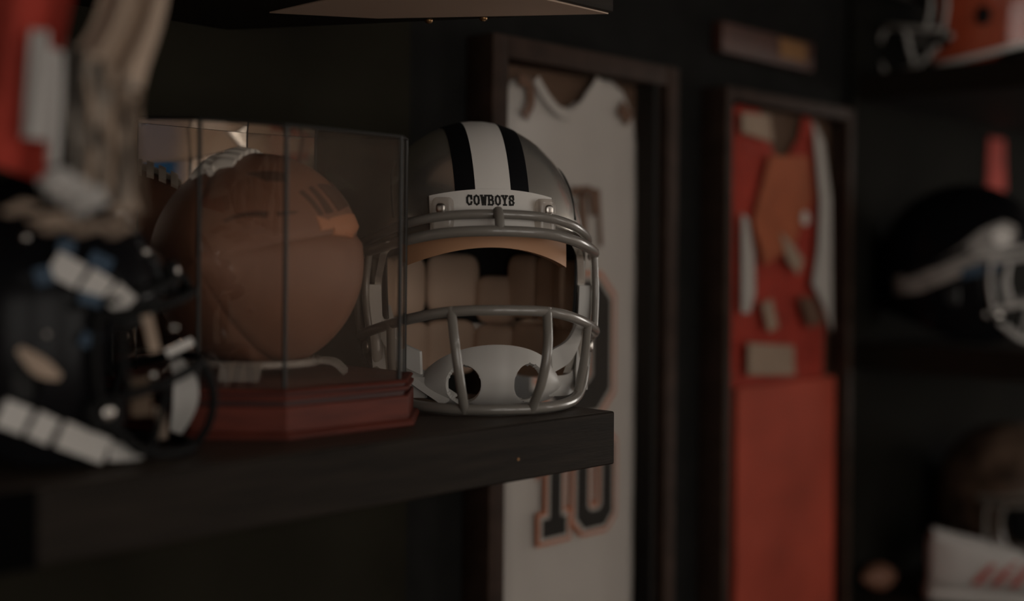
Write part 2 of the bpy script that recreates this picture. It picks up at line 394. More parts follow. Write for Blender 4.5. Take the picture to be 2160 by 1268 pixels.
def mask_bars():
    """name, points, radius; symmetric cage in helmet coordinates (front is -y)"""
    S = []
    def sym(half):  # half from the middle to the right end
        return [(-x, y, z) for x, y, z in half[:0:-1]] + half
    S.append(('upper_bar', sym([(0, -.136, .174), (.045, -.126, .172), (.078, -.100, .165), (.100, -.060, .155), (.110, -.012, .148)]), RB))
    S.append(('brow_bar', sym([(0, -.150, .159), (.045, -.139, .157), (.080, -.112, .150), (.104, -.070, .142), (.112, -.030, .138)]), RB + .0006))
    S.append(('middle_bar', sym([(0, -.160, .091), (.045, -.149, .089), (.080, -.118, .080), (.104, -.075, .069), (.112, -.035, .062)]), RB + .0004))
    S.append(('lower_bar', sym([(0, -.153, .005), (.04, -.143, .005), (.072, -.112, .006), (.090, -.080, .014), (.100, -.055, .034), (.108, -.025, .055)]), RB + .0006))
    S.append(('nose_stub', [(0, -.138, .1775), (0, -.146, .170), (0, -.151, .158)], RB))
    for s in (-1, 1):
        S.append(('upright_bar', [(s * .042, -.150, .092), (s * .040, -.164, .060), (s * .035, -.162, .028), (s * .029, -.148, .003)], RB))
        S.append(('side_bar', [(s * .106, -.062, .142), (s * .109, -.058, .105), (s * .106, -.066, .068)], RB * .8))
        S.append(('side_bar', [(s * .1125, -.034, .139), (s * .115, -.032, .100), (s * .113, -.038, .062)], RB * .8))
        S.append(('side_bar', [(s * .090, -.106, .077), (s * .088, -.098, .040), (s * .084, -.090, .010)], RB * .9))
    return S
def pad(t, az, z, w_, h_, th, m, g=-.014, parent=None):
    a = math.radians(az); p = surf_dir((math.sin(a), -math.cos(a), 0)); f = lowf(z)
    c = Vector((p.x * f, p.y * f, z)); n = Vector((c.x / AX ** 2, c.y / AYB ** 2, 0)).normalized()
    c = c + n * g; tan = Vector((-n.y, n.x, 0)); rot = Matrix((tan, n, UP)).transposed()
    bm = bmesh.new(); blob(bm, (0, 0, 0), (w_ / 2, th / 2, h_ / 2), rot, e=4.5, nu=24, nv=12)
    return fin('pad', bm, m, t, c, 60)
def letters(bm, text, w_, h_, fn, st):
    """slab-serif strokes mapped through fn(x, z)"""
    G = {'C': [[(.9, .72), (.75, .95), (.4, 1), (.1, .75), (.1, .25), (.4, 0), (.75, .05), (.9, .28)], [(.9, .62), (.9, .98)]],
         'O': [[(.5, 1), (.15, .85), (.06, .5), (.15, .15), (.5, 0), (.85, .15), (.94, .5), (.85, .85), (.5, 1)]],
         'W': [[(.08, 1), (.28, 0), (.5, .8), (.72, 0), (.92, 1)], [(-.04, 1), (.22, 1)], [(.78, 1), (1.04, 1)]],
         'B': [[(.15, 0), (.15, 1), (.65, 1), (.85, .87), (.85, .66), (.65, .53), (.15, .53)], [(.65, .53), (.92, .4), (.92, .13), (.7, 0), (.0, 0)], [(0, 1), (.3, 1)]],
         'Y': [[(.1, 1), (.5, .5), (.9, 1)], [(.5, .5), (.5, 0)], [(.25, 0), (.75, 0)], [(-.05, 1), (.28, 1)], [(.72, 1), (1.05, 1)]],
         'S': [[(.85, .78), (.6, 1), (.25, .95), (.1, .72), (.3, .55), (.7, .45), (.9, .25), (.7, .03), (.3, 0), (.1, .22)], [(.88, .62), (.88, 1)], [(.1, .38), (.1, 0)]],
         'T': [[(0, 1), (1, 1)], [(.5, 1), (.5, 0)], [(.25, 0), (.75, 0)], [(0, 1), (0, .8)], [(1, 1), (1, .8)]]}
    n = len(text); adv = w_ / n
    for i, ch in enumerate(text):
        x0 = -w_ / 2 + i * adv + adv * .14; s = adv * .72
        for line in G[ch]:
            pts = [Vector((x0 + px * s, (pz - .5) * h_)) for px, pz in line]
            for p, q in zip(pts, pts[1:]):
                d = (q - p); L = d.length; d.normalize(); nrm = Vector((-d.y, d.x)) * st / 2; e = d * st * .45
                cs = [p - e + nrm, q + e + nrm, q + e - nrm, p - e - nrm]
                lo = [bm.verts.new(fn(c.x, c.y, 0)) for c in cs]; hi = [bm.verts.new(fn(c.x, c.y, 1)) for c in cs]
                bm.faces.new(hi)
                for k in range(4): bm.faces.new((lo[k], lo[(k + 1) % 4], hi[(k + 1) % 4], hi[k]))
def helmet(name, label, loc, rz, scale, shell_m, mask_m, full=False, strap=None, bumper='white_gloss', liner='pad_tan', group=None):
    t = thing(name, label, 'helmet', loc, rz, group, scale)
    link('shell', SHELL.copy(), shell_m, t)
    # dark inner lining just inside the shell
    for nm, pts, r in mask_bars():
        bm = bmesh.new(); tube(bm, spline(pts, 8), r, 10); fin(nm, bm, mask_m, t, smooth=60)
    # rubber brow bumper
    zt = lambda x: .197 - (x / .056) ** 2 * .006
    bm = bmesh.new()
    sheet(bm, 24, 6, lambda u, v: front((u - .5) * .112, .1565 + v * (zt((u - .5) * .112) - .1565), .0038), lambda u, v: front((u - .5) * .112, .1565 + v * (zt((u - .5) * .112) - .1565), -.001))
    fb = fin('front_bumper', bm, bumper, t, smooth=40)
    for s in (-1, 1):  # clips that hold the cage
        c = front(s * .046, .172, .008); n = Vector((c.x / AX ** 2, c.y / AYF ** 2, 0)).normalized(); rot = Matrix((Vector((-n.y, n.x, 0)), n, UP)).transposed()
        bm = bmesh.new(); blob(bm, (0, 0, 0), (.0095, .0055, .017), rot, e=5, nu=20, nv=10); k = fin('mask_clip', bm, 'clear_plastic' if full else 'black_matte', t, c, 60)
        bm = bmesh.new(); blob(bm, (0, 0, 0), (.0045, .002, .0045), rot, e=2.5); fin('screw', bm, 'steel', k, n * .0055 + Vector((0, 0, .007)), 60)
        c = side_pt(-.045, .052, s, .006); n = Vector((c.x / AX ** 2, c.y / AYF ** 2, 0)).normalized(); rot = Matrix((Vector((-n.y, n.x, 0)), n, UP)).transposed()
        bm = bmesh.new(); blob(bm, (0, 0, 0), (.018, .006, .017), rot, e=4, nu=20, nv=10); k = fin('jaw_clip', bm, 'clear_plastic' if full else 'black_matte', t, c, 60)
        bm = bmesh.new(); blob(bm, (0, 0, 0), (.006, .0025, .006), rot, e=2.5); fin('screw', bm, 'steel', k, n * .006, 60)
    # inner padding
    bm = bmesh.new()
    sheet(bm, 20, 4, lambda u, v: front((u - .5) * .15, .157 - v * (.012 + (u - .5) ** 2 * .07), -.008), lambda u, v: front((u - .5) * .15, .157 - v * (.012 + (u - .5) ** 2 * .07), -.024))
    fin('brow_pad', bm, 'pad_orange' if full else liner, t, smooth=40)
    if full:
        for az, z, w_, h_ in ((182, .107, .060, .066), (157, .091, .046, .052), (138, .106, .046, .068), (212, .105, .056, .064), (114, .104, .046, .070), (240, .102, .050, .066), (88, .100, .034, .07),
                              (184, .040, .058, .058), (156, .036, .050, .056), (130, .040, .052, .056), (212, .040, .054, .056), (240, .040, .050, .056)):
            pad(t, az, z, w_, h_, .022, liner)
        bm = bmesh.new()
        sheet(bm, 16, 6, lambda u, v: surf_dir((math.sin((u - .5) * 1.2), math.cos((u - .5) * 1.2) * 1.0, .35 + v * .5), -.0065), lambda u, v: surf_dir((math.sin((u - .5) * 1.2), math.cos((u - .5) * 1.2), .35 + v * .5), -.012))
        fin('crown_liner', bm, 'liner_black', t, smooth=40)
        # dark fabric lining inside the whole dome
        bm = bmesh.new()
        def ln(u, v, g):
            a = math.radians(58 + u * 244); zz = .02 + v * 1.0
            if v < .5: p = surf_dir((math.sin(a), -math.cos(a), -.55 + v * 1.1), g)
            else:
                e = (v - .5) * 2 * PI / 2 * .96; p = surf_dir((math.sin(a) * math.cos(e), -math.cos(a) * math.cos(e), math.sin(e)), g)
            return p
        sheet(bm, 40, 20, lambda u, v: ln(u, v, -.0064), lambda u, v: ln(u, v, -.0085)); fin('lining', bm, 'liner_black', t, smooth=60)
    else:
        for az, z in ((180, .1), (140, .1), (220, .1), (112, .07), (248, .07)): pad(t, az, z, .05, .07, .022, liner)
    return t
def heading(d): return math.atan2(d.y, d.x) + PI / 2   # rotation that turns -y to direction d

# silver helmet with navy and white stripes
psi = math.radians(10.5); hd = -FWD * math.cos(psi) + RGT * math.sin(psi)
fp = on_z(1040, 884, 0); ho = fp - hd * .155 + FWD * .015 + RGT * .0055
H = helmet('football_helmet', 'silver football helmet with navy and white centre stripes and grey cage', (ho.x, ho.y, .0008), heading(hd), 1.0, 'silver_paint', 'mask_grey', full=True)
def stripe(x0, x1, nm, m, par, g=.0006):
    ph0 = math.radians(25.5)
    def f(u, v, g_):
        ph = ph0 + u * math.radians(120); x = x0 + (x1 - x0) * v
        return surf_dir((x / .132, -math.cos(ph), math.sin(ph)), g_)
    bm = bmesh.new(); sheet(bm, 48, 3, lambda u, v: f(u, v, g), lambda u, v: f(u, v, -.001)); return fin(nm, bm, m, par, smooth=40)
stripe(-.0165, .0165, 'centre_stripe', 'white_gloss', H)
stripe(-.036, -.0166, 'side_stripe', 'navy', H); stripe(.0166, .036, 'side_stripe', 'navy', H)
bm = bmesh.new(); letters(bm, 'COWBOYS', .0440, .0082, lambda x, z, k: front(x - .0035, z + .1868, .0036 + k * .0008), .0016)
fin('lettering', bm, 'ink_black', H)['label'] = 'COWBOYS in black slab letters'
# moulded ridge lines on the dome
for s in (-1, 1):
    pts = [side_pt(y, z, s, .0002) for y, z in ((.02, .235), (-.02, .222), (-.05, .200), (-.072, .172))]
    bm = bmesh.new(); tube(bm, spline(pts, 8), .0011, 6); fin('ridge', bm, 'edge_dark', H, smooth=60)
# chin cup hanging inside the cage
bm = bmesh.new(); nu, nv = 96, 40; CX = .005
def cup(u, v):
    a = (u - .5) * 2.3; top = .057 - (u - .5) ** 2 * .12; bot = .004 + (u - .5) ** 2 * .02
    bul = math.sin(v * PI) * .008
    return Vector((CX + math.sin(a) * (.066 + bul * .5), -.068 - (math.cos(a) - .35) * .062 - bul, bot + (top - bot) * v))
HOLES = [(CX - .029, .0225), (CX + .029, .0235)]; HRX, HRZ = .0145, .0165
def hole_r(p): return min((math.hypot((p.x - hx_) / HRX, (p.z - hz_) / HRZ), hx_, hz_) for hx_, hz_ in HOLES)
G = [[bm.verts.new(cup(i / nu, j / nv)) for j in range(nv + 1)] for i in range(nu + 1)]
for i in range(nu):
    for j in range(nv):
        c = cup((i + .5) / nu, (j + .5) / nv)
        if hole_r(c)[0] < 1: continue
        bm.faces.new((G[i][j], G[i + 1][j], G[i + 1][j + 1], G[i][j + 1]))
bmesh.ops.delete(bm, geom=[v for v in bm.verts if not v.link_faces], context='VERTS')
for v in bm.verts:                                   # round the hole rims
    r_, hx_, hz_ = hole_r(v.co)
    if r_ < 1.3 and any(len(e.link_faces) == 1 for e in v.link_edges):
        v.co.x = hx_ + (v.co.x - hx_) / r_; v.co.z = hz_ + (v.co.z - hz_) / r_
o = fin('chin_cup', bm, 'white_plastic', H, smooth=180)
md = o.modifiers.new('s', 'SOLIDIFY'); md.thickness = .005; md.offset = 0
md = o.modifiers.new('b', 'BEVEL'); md.width = .0012; md.segments = 2
for s in (-1, 1):
    bm = bmesh.new(); ribbon(bm, spline([(s * .060, -.085, .040), (s * .082, -.070, .052), (s * .098, -.048, .080), (s * .103, -.02, .10)], 6), (0, .004, .010), (s * .0012, -.0010, 0)); fin('chin_strap_and_glint', bm, 'white_plastic', H, smooth=30)
    bm = bmesh.new(); ribbon(bm, spline([(s * .056, -.088, .018), (s * .078, -.074, .018), (s * .092, -.045, .024), (s * .096, -.01, .035)], 6), (0, .004, .009), (s * .0012, -.0010, 0)); fin('chin_strap_and_glint', bm, 'white_plastic', H, smooth=30)
    bm = bmesh.new(); ribbon(bm, spline([(s * .094, -.055, .012), (s * .098, -.046, .06), (s * .1005, -.042, .11)], 8), (0, .011, 0), (s * .006, 0, 0)); fin('jaw_pad', bm, 'white_plastic', H, smooth=30)

bm = bmesh.new(); ribbon(bm, spline([(-.090, -.012, .085), (-.084, -.040, .060), (-.066, -.075, .030), (-.036, -.100, .008)], 8), lambda u: (.008, .004, .004), (-.0008, -.001, .0008)); fin('jaw_liner', bm, 'white_plastic', H, smooth=40)

# ------------------------------------------------------------------ octagonal football case
c0 = on_z(615, 932, 0); c1 = on_z(868, 898, 0)
side = .1235; oy = .049; ox = (c0.x + c1.x) / 2
cut = .053; depth = .14 + 2 * cut              # elongated octagon: front edge, cut corners, side edges
hx, hy = side / 2 + cut, depth / 2
ctr = Vector((ox, oy + hy, 0))
t = thing('display_case', 'octagonal glass case with a mirrored back on a reddish mahogany base', 'display case', ctr)
def octa(d): # corners in order, first edge is the front one along +x; d grows the outline
    a, b, k = hx + d, hy + d, cut + d * (2 - math.sqrt(2))
    return [Vector((x, y, 0)) for x, y in ((-a + k, -b), (a - k, -b), (a, -b + k), (a, b - k), (a - k, b), (-a + k, b), (-a, b - k), (-a, -b + k))]
def ring_solid(name, prof, m):
    bm = bmesh.new(); rows = [[bm.verts.new(v + Vector((0, 0, z))) for v in octa(d)] for d, z in prof]
    for a, b in zip(rows, rows[1:]):
        for k in range(8): bm.faces.new((a[k], a[(k + 1) % 8], b[(k + 1) % 8], b[k]))
    bm.faces.new(rows[0][::-1]); bm.faces.new(rows[-1]); return fin(name, bm, m, t)
ring_solid('foot_moulding', [(-.001, 0), (0, .001), (0, .0035), (-.002, .0055), (-.005, .006)], 'mahogany')
ring_solid('plinth', [(-.0051, .006), (-.0051, .0235), (-.006, .0245)], 'mahogany')
ring_solid('shadow_groove', [(-.0095, .0245), (-.0095, .0285)], 'mahogany_dark')
ring_solid('bead_moulding', [(-.007, .0285), (-.005, .0295), (-.005, .0315), (-.007, .0325)], 'mahogany')
ring_solid('shadow_groove', [(-.0085, .0325), (-.0085, .0345)], 'mahogany_dark')
ring_solid('base_top', [(-.006, .0345), (-.0055, .0355), (-.007, .037)], 'mahogany')
GA = -.012; ZT = .2335; ZB = .0371
oc = octa(GA)
def ztop(v): return ZT + .021 * (v.y + hy) / (2 * hy)      # the lid rises a little towards the back
def skew(bm):
    for v in bm.verts:
        if v.co.z > .1: v.co.z += ztop(v.co) - ZT
for k in range(8):
    a, b = oc[k], oc[(k + 1) % 8]; d = (b - a).normalized(); n = Vector((d.y, -d.x, 0))
    a2, b2 = a + d * .0015, b - d * .0015
    bm = bmesh.new(); prism(bm, [tuple((a2)[:2]), tuple((b2)[:2]), tuple((b2 - n * .002)[:2]), tuple((a2 - n * .002)[:2])], ZB, ZT - .002); skew(bm)
    mir = k in (3, 4, 5)
    fin('mirror_panel' if mir else 'glass_pane', bm, 'mirror' if mir else 'glass', t)
    bm = bmesh.new(); tube(bm, [a - a.normalized() * .001 + Vector((0, 0, ZB)), a - a.normalized() * .001 + Vector((0, 0, ztop(a)))], .0017, 8); fin('corner_strip', bm, 'edge_dark', t, smooth=60)
    bm = bmesh.new(); tube(bm, [a + Vector((0, 0, ztop(a))), b + Vector((0, 0, ztop(b)))], .0010, 6); fin('top_edge', bm, 'edge_dark', t, smooth=60)
bm = bmesh.new(); prism(bm, [tuple(v[:2]) for v in octa(GA - .0005)], ZT - .0018, ZT); skew(bm); fin('top_pane', bm, 'top_glass', t)
# clear cradle for the ball
BC = at_d(532, 556, .995); BC = Vector((ctr.x - .003, ctr.y + .004, .1315))
t2 = thing('ball_stand', 'clear plastic stand under the football in the glass case', 'stand', (BC.x, BC.y, .0375))
bm = bmesh.new(); n = 40
tube(bm, [(.052 * math.cos(2 * PI * i / n), .052 * math.sin(2 * PI * i / n), .011) for i in range(n + 1)], .0035, 8); fin('ring', bm, 'acrylic', t2, smooth=60)
for k in range(4):
    a = PI / 4 + k * PI / 2; c, s = math.cos(a), math.sin(a)
    bm = bmesh.new(); ribbon(bm, spline([(.075 * c, .075 * s, .002), (.066 * c, .066 * s, .010), (.054 * c, .054 * s, .012)], 5), (-s * .016, c * .016, 0), (0, 0, .0018)); fin('foot', bm, 'acrylic', t2, smooth=40)

# ------------------------------------------------------------------ football
def football(name, label, c, axis, roll, L=.215, R_=.0915, detail=True):
    axis = axis.normalized(); sidev = axis.cross(UP).normalized(); upv = sidev.cross(axis)
    base = Vector((c.x, c.y, c.z))
    rot = (Matrix((-sidev, upv, axis)).transposed()).to_4x4() @ Matrix.Rotation(roll, 4, 'Z')
    t = thing(name, label, 'football', base); t.rotation_euler = rot.to_euler()
    def pt(s, a, g=0.0):
        r = R_ * max(0.0, 1 - abs(s) ** 1.75) ** .80 * (1 - .0 * abs(s))
        dd = abs(((a / (PI / 2)) % 1.0) - .5) * 2   # 1 near a seam
        r *= 1 - (.045 * max(0.0, (dd - .90) / .1) ** 2 if dd > .90 else 0)
        return Vector((r * math.cos(a), r * math.sin(a), s * L / 2)) + Vector((math.cos(a), math.sin(a), 0)) * g
    for k in range(4):
        bm = bmesh.new(); ns, na = 40, 18
        sheet(bm, ns, na, lambda u, v: pt(-.999 + 1.998 * u, k * PI / 2 + .003 + v * (PI / 2 - .006)), lambda u, v: pt(-.999 + 1.998 * u, k * PI / 2 + v * PI / 2) * .97)
        fin('panel', bm, 'leather', t, smooth=50)
    if not detail: return t
    # laces along the top seam (a = pi/2)
    la = PI / 2
    bm = bmesh.new(); sheet(bm, 24, 2, lambda u, v: pt(-.42 + .84 * u, la + (v - .5) * .075, .0048), lambda u, v: pt(-.42 + .84 * u, la + (v - .5) * .075, -.001)); fin('lace_spine', bm, 'lace', t, smooth=50)
    for i in range(8):
        s = -.36 + .72 * i / 7
        bm = bmesh.new(); sheet(bm, 3, 10, lambda u, v: pt(s + (u - .5) * .062, la + (v - .5) * .50, .0035 + .004 * math.sin(v * PI)), lambda u, v: pt(s + (u - .5) * .062, la + (v - .5) * .50, -.001)); fin('lace', bm, 'lace', t, smooth=60)
    def patch(nm, m, s0, s1, a0, a1, wob, g=.0009):
        bm = bmesh.new()
        def f(u, v, g_):
            a = a0 + (a1 - a0) * u; s = s0 + (s1 - s0) * v
            s += wob * math.sin(u * 11) * (1 if v > .5 else .3)
            return pt(s, a, g_)
        sheet(bm, 20, 8, lambda u, v: f(u, v, g), lambda u, v: f(u, v, -.0008)); return fin(nm, bm, m, t, smooth=50)
    def find(px, py):
        """surface coordinates (s, a) of the ball under a measured spot"""
        R0 = rot.to_3x3(); best = (9e9, 0, 0)
        for i in range(60):
            for j in range(120):
                s = -.95 + 1.9 * i / 59; a = 2 * PI * j / 120; p = R0 @ pt(s, a) + base; v = p - CAM; n = R0 @ Vector((math.cos(a), math.sin(a), s * .6))
                if n.dot(v) > 0: continue
                zz = v.dot(FWD); e = (v.dot(RGT) / zz * F_PX + 1080 - px) ** 2 + (-v.z / zz * F_PX + Y_H - py) ** 2
                if e < best[0]: best = (e, s, a)
        return best[1], best[2]
    def pix(nm, m, quad, g=.0009):
        q = [find(*p_) for p_ in quad]
        bm = bmesh.new()
        def f(u, v, g_):
            a = [q[0][k] + (q[1][k] - q[0][k]) * u for k in (0, 1)]; b = [q[3][k] + (q[2][k] - q[3][k]) * u for k in (0, 1)]
            return pt(a[0] + (b[0] - a[0]) * v, a[1] + (b[1] - a[1]) * v, g_)
        sheet(bm, 16, 6, lambda u, v: f(u, v, g), lambda u, v: f(u, v, -.0008)); return fin(nm, bm, m, t, smooth=50)
    return t, pix
theta = math.radians(14); ax = FWD * math.cos(theta) + RGT * math.sin(theta)
FB, patch = football('football', 'brown leather football with white laces inside the glass case', BC, ax, math.radians(-16))
# worn stamps printed on the leather
for q in (((668, 458), (700, 470), (702, 492), (676, 488)), ((696, 468), (735, 478), (742, 505), (704, 492)), ((738, 478), (756, 474), (752, 486), (738, 490))):
    patch('stamp', 'stamp_orange', q)['label'] = 'orange printed emblem'
for x0, y0, x1, y1 in ((630, 408, 672, 458), (648, 398, 690, 452), (664, 392, 712, 455), (684, 394, 735, 462), (704, 404, 752, 468)):
    patch('stamp_streak', 'stamp_dark', ((x0, y0), (x0 + 9, y0 - 3), (x1 + 9, y1 - 3), (x1, y1)))
patch('stamp_line', 'stamp_dark', ((472, 468), (566, 457), (566, 463), (472, 476)), .0006); patch('stamp_line', 'stamp_dark', ((582, 456), (626, 450), (626, 456), (582, 462)), .0006)
patch('stamp', 'stamp_dark', ((520, 372), (600, 366), (606, 386), (560, 392)), .0006)

# ------------------------------------------------------------------ small black helmet at the left
hd2 = Vector((.968, -.25, 0)); s2 = .70
ho2 = Vector((-.492, .098, .0008))
K = helmet('football_helmet', 'small glossy black football helmet with white straps and painted highlights at the left shelf end', (ho2.x, ho2.y, ho2.z), heading(hd2), s2, 'black_gloss', 'black_matte', bumper='black_gloss', liner='liner_black')
def toK(p):
    m_ = (Matrix.Translation(Vector((ho2.x, ho2.y, 0))) @ Matrix.Rotation(heading(hd2), 4, 'Z') @ Matrix.Scale(s2, 4)).inverted()
    return m_ @ Vector(p)
def on_shell(px, py, d, gap=.004):
    """distance at which a band lies on the shell, or d where the shell is not behind it"""
    for k in range(150):
        dd = .66 + k * .002
        if inside(toK(at_d(px, py, dd))): return dd - gap
    return d
def kband(nm, pix, dist, wd, m='white_plastic', bul=.0):
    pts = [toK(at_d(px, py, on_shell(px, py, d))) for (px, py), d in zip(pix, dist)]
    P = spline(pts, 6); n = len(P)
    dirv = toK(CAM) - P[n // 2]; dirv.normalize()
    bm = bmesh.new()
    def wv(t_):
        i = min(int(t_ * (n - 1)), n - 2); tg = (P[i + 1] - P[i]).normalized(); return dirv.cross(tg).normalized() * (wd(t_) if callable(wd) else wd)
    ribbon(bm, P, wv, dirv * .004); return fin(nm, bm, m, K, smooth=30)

# ------------------------------------------------------------------ framed jerseys
def frame(name, label, x0, x1, z0, z1, dep, wd, m):
    t = thing(name, label, 'frame', ((x0 + x1) / 2, WY, z0)); cx = (x0 + x1) / 2; h = (x1 - x0) / 2; H_ = z1 - z0
    boxed('side_rail', -h, -h + wd, -dep, 0, 0, H_, m, t, .002); boxed('side_rail', h - wd, h, -dep, 0, 0, H_, m, t, .002)
    boxed('top_rail', -h + wd, h - wd, -dep, 0, H_ - wd, H_, m, t, .002); boxed('bottom_rail', -h + wd, h - wd, -dep, 0, 0, wd, m, t, .002)
    boxed('backing', -h + wd, h - wd, -.008, 0, wd, H_ - wd, 'mat_board', t)
    boxed('glass_pane', -h + wd, h - wd, -dep + .004, -dep + .006, wd, H_ - wd, 'frame_glass', t)
    return t
DEP = .045
F1 = frame('jersey_frame', 'dark wooden shadow box frame around the white jersey', .1420, .5000, -.75, .396, DEP, .026, 'frame_wood')
boxed('inner_lip', .130, .140, -.040, -.008, .026, 1.120, 'black_matte', F1)
F2 = frame('jersey_frame', 'dark wooden shadow box frame around the red jersey', .6127, .9800, -.75, .385, DEP, .018, 'frame_wood')
JY = WY - .016
def jersey(name, label, m, x0, x1, zb, top, folds, parent=None):
    cx = (x0 + x1) / 2; t = thing(name, label, 'jersey', (cx, JY, zb)); nu, nv = 90, 110
    bm = bmesh.new(); V = []
    for i in range(nu + 1):
        x = x0 + (x1 - x0) * i / nu; zt = top(x); row = []
        for j in range(nv + 1):
            z = zb + (zt - zb) * j / nv
            d = folds * (noise.noise(Vector((x * 9, z * 4, 3.1))) + .5 * noise.noise(Vector((x * 22 + z * 6, z * 9, 8.7))))
            e = min((x - x0), (x1 - x)); d += .006 * max(0, 1 - e / .02) ** 2
            row.append(bm.verts.new((x - cx, d, z - zb)))
        V.append(row)
    for i in range(nu):
        for j in range(nv): bm.faces.new((V[i][j], V[i + 1][j], V[i + 1][j + 1], V[i][j + 1]))
    o = fin('cloth', bm, m, t, smooth=180); md = o.modifiers.new('s', 'SOLIDIFY'); md.thickness = .002
    return t
def lerp_tab(tab):
    def f(x):
        if x <= tab[0][0]: return tab[0][1]
        for (a, b), (c, d) in zip(tab, tab[1:]):
            if x <= c:
                k = (x - a) / (c - a); k = k * k * (3 - 2 * k); return b + (d - b) * k
        return tab[-1][1]
    return f
def jp(px, py): p = on_y(px, py, JY); return (p.x, p.z)
tabpx = [(1068, 230), (1078, 168), (1112, 163), (1135, 188), (1165, 222), (1192, 228), (1220, 215), (1243, 184), (1262, 168), (1283, 172), (1305, 190), (1328, 232), (1345, 300)]
J1 = jersey('white_jersey', 'white sleeveless jersey with black and orange number 10 in the first frame', 'white_cloth', jp(1068, 300)[0], jp(1347, 300)[0], -.70, lerp_tab([jp(*p) for p in tabpx]), .004)
J1o = Vector(J1.location)
def flat(nm, polys, m, par, org, lift):
    """flat print: list of closed outlines (x,z), holes by even-odd through bridging quads"""
    bm = bmesh.new()
    for outer, inner in polys:
        if inner is None:
            a = [bm.verts.new((x - org.x, -lift, z - org.z)) for x, z in outer]; b = [bm.verts.new((x - org.x, -lift + .0012, z - org.z)) for x, z in outer]
            bm.faces.new(a); bm.faces.new(b[::-1])
            for i in range(len(a)): k = (i + 1) % len(a); bm.faces.new((a[i], a[k], b[k], b[i]))
        else:
            n = len(outer); L_ = [[bm.verts.new((x - org.x, -lift + d, z - org.z)) for x, z in ring] for ring, d in ((outer, 0), (inner, 0), (outer, .0012), (inner, .0012))]
            for i in range(n):
                k = (i + 1) % n
                bm.faces.new((L_[0][i], L_[0][k], L_[1][k], L_[1][i])); bm.faces.new((L_[2][i], L_[3][i], L_[3][k], L_[2][k]))
                bm.faces.new((L_[0][i], L_[2][i], L_[2][k], L_[0][k])); bm.faces.new((L_[1][i], L_[1][k], L_[3][k], L_[3][i]))
    return fin(nm, bm, m, par)
def octbox(x0, x1, z0, z1, c): return [(x0 + c, z0), (x1 - c, z0), (x1, z0 + c), (x1, z1 - c), (x1 - c, z1), (x0 + c, z1), (x0, z1 - c), (x0, z0 + c)]
def zero(x0, x1, z0, z1, st, grow):
    c = (x1 - x0) * .22
    return (octbox(x0 - grow, x1 + grow, z0 - grow, z1 + grow, c + grow * .4), octbox(x0 + st + grow * -1, x1 - st + grow, z0 + st - grow, z1 - st + grow, c * .45))
def one(x0, x1, z0, z1, grow):
    w_ = x1 - x0; h = z1 - z0; m0, m1 = x0 + w_ * .30, x0 + w_ * .78; b = h * .20; g = grow
    return [(x0 - g, z0 - g), (x1 + g, z0 - g), (x1 + g, z0 + b + g), (m1 + g, z0 + b + g), (m1 + g, z1 + g), (m0 - g, z1 + g), (x0 - g, z1 - h * .16 + g), (x0 - g, z1 - h * .16 - b * .8 - g), (m0 - g, z1 - b * 1.1), (m0 - g, z0 + b + g), (x0 - g, z0 + b + g)]
LIFT = .0085
def number(x1l, x1r, x0l, x0r, zb, zt, st, k):
    for lift, grow, m, nm in ((LIFT, k * 2, 'ink_orange', 'number_outline'), (LIFT + .0007, k, 'white_cloth', 'number_gap'), (LIFT + .0014, 0, 'ink_black', 'number')):
        ou, _ = zero(x0l, x0r, zb, zt, st, grow); inn = octbox(x0l + st - grow, x0r - st + grow, zb + st - grow, zt - st + grow, (x0r - x0l) * .08) if False else octbox(x0l + st + 0, x0r - st - 0, zb + st, zt - st, (x0r - x0l) * .08)
        if grow == 0:
            flat(nm, [(ou, inn), (one(x1l, x1r, zb, zt, 0), None)], m, J1, J1o, lift)
        else:
            g2 = grow * .9; inn2 = octbox(x0l + st + g2, x0r - st - g2, zb + st + g2, zt - st - g2, (x0r - x0l) * .05)
            flat(nm, [(ou, inn2), (one(x1l, x1r, zb, zt, grow), None)], m, J1, J1o, lift)
xa = jp(1277, 720)[0]; zt_ = jp(1262, 590)[1]; zb_ = jp(1258, 862)[1]
number(xa - .205, xa - .135, xa - .118, xa, zb_, zt_, .036, .0055)
xb = jp(1281, 1060)[0]; xc = jp(1205, 1080)[0]; xd = jp(1184, 1080)[0]; xe = jp(1133, 1100)[0]; zl = jp(1250, 1108)[1]
number(xe, xd, xc, xb, zl, zl + .118, .022, .0045)
# arched chest lettering, only its end shows beside the helmet
for px0, py0, px1, py1, wd in ((1196, 405, 1236, 402, .012), (1218, 405, 1222, 500, .013), (1240, 398, 1246, 455, .014), (1252, 400, 1258, 520, .006)):
    a, b = jp(px0, py0), jp(px1, py1); d = Vector((b[0] - a[0], b[1] - a[1])); d.normalize(); nn = Vector((-d.y, d.x)) * wd / 2
    flat('chest_lettering', [([(a[0] + nn.x, a[1] + nn.y), (b[0] + nn.x, b[1] + nn.y), (b[0] - nn.x, b[1] - nn.y), (a[0] - nn.x, a[1] - nn.y)], None)], 'ink_brown', J1, J1o, LIFT + .0005)
def strip(nm, pix, wd, m, lift=.0088):
    bm = bmesh.new(); P = spline([Vector((jp(*p)[0] - J1o.x, -lift, jp(*p)[1] - J1o.z)) for p in pix], 6); n = len(P)
    def wv(t_):
        i = min(int(t_ * (n - 1)), n - 2); d = (P[i + 1] - P[i]).normalized(); return Vector((-d.z, 0, d.x)) * wd
    ribbon(bm, P, wv, (0, .0007, 0)); return fin(nm, bm, m, J1)
strip('neck_trim', [(1120, 168), (1145, 210), (1175, 240), (1205, 238), (1232, 205), (1255, 170)], .006, 'white_cloth')
strip('arm_trim', [(1084, 168), (1106, 182), (1108, 220), (1094, 248)], .007, 'ink_brown')
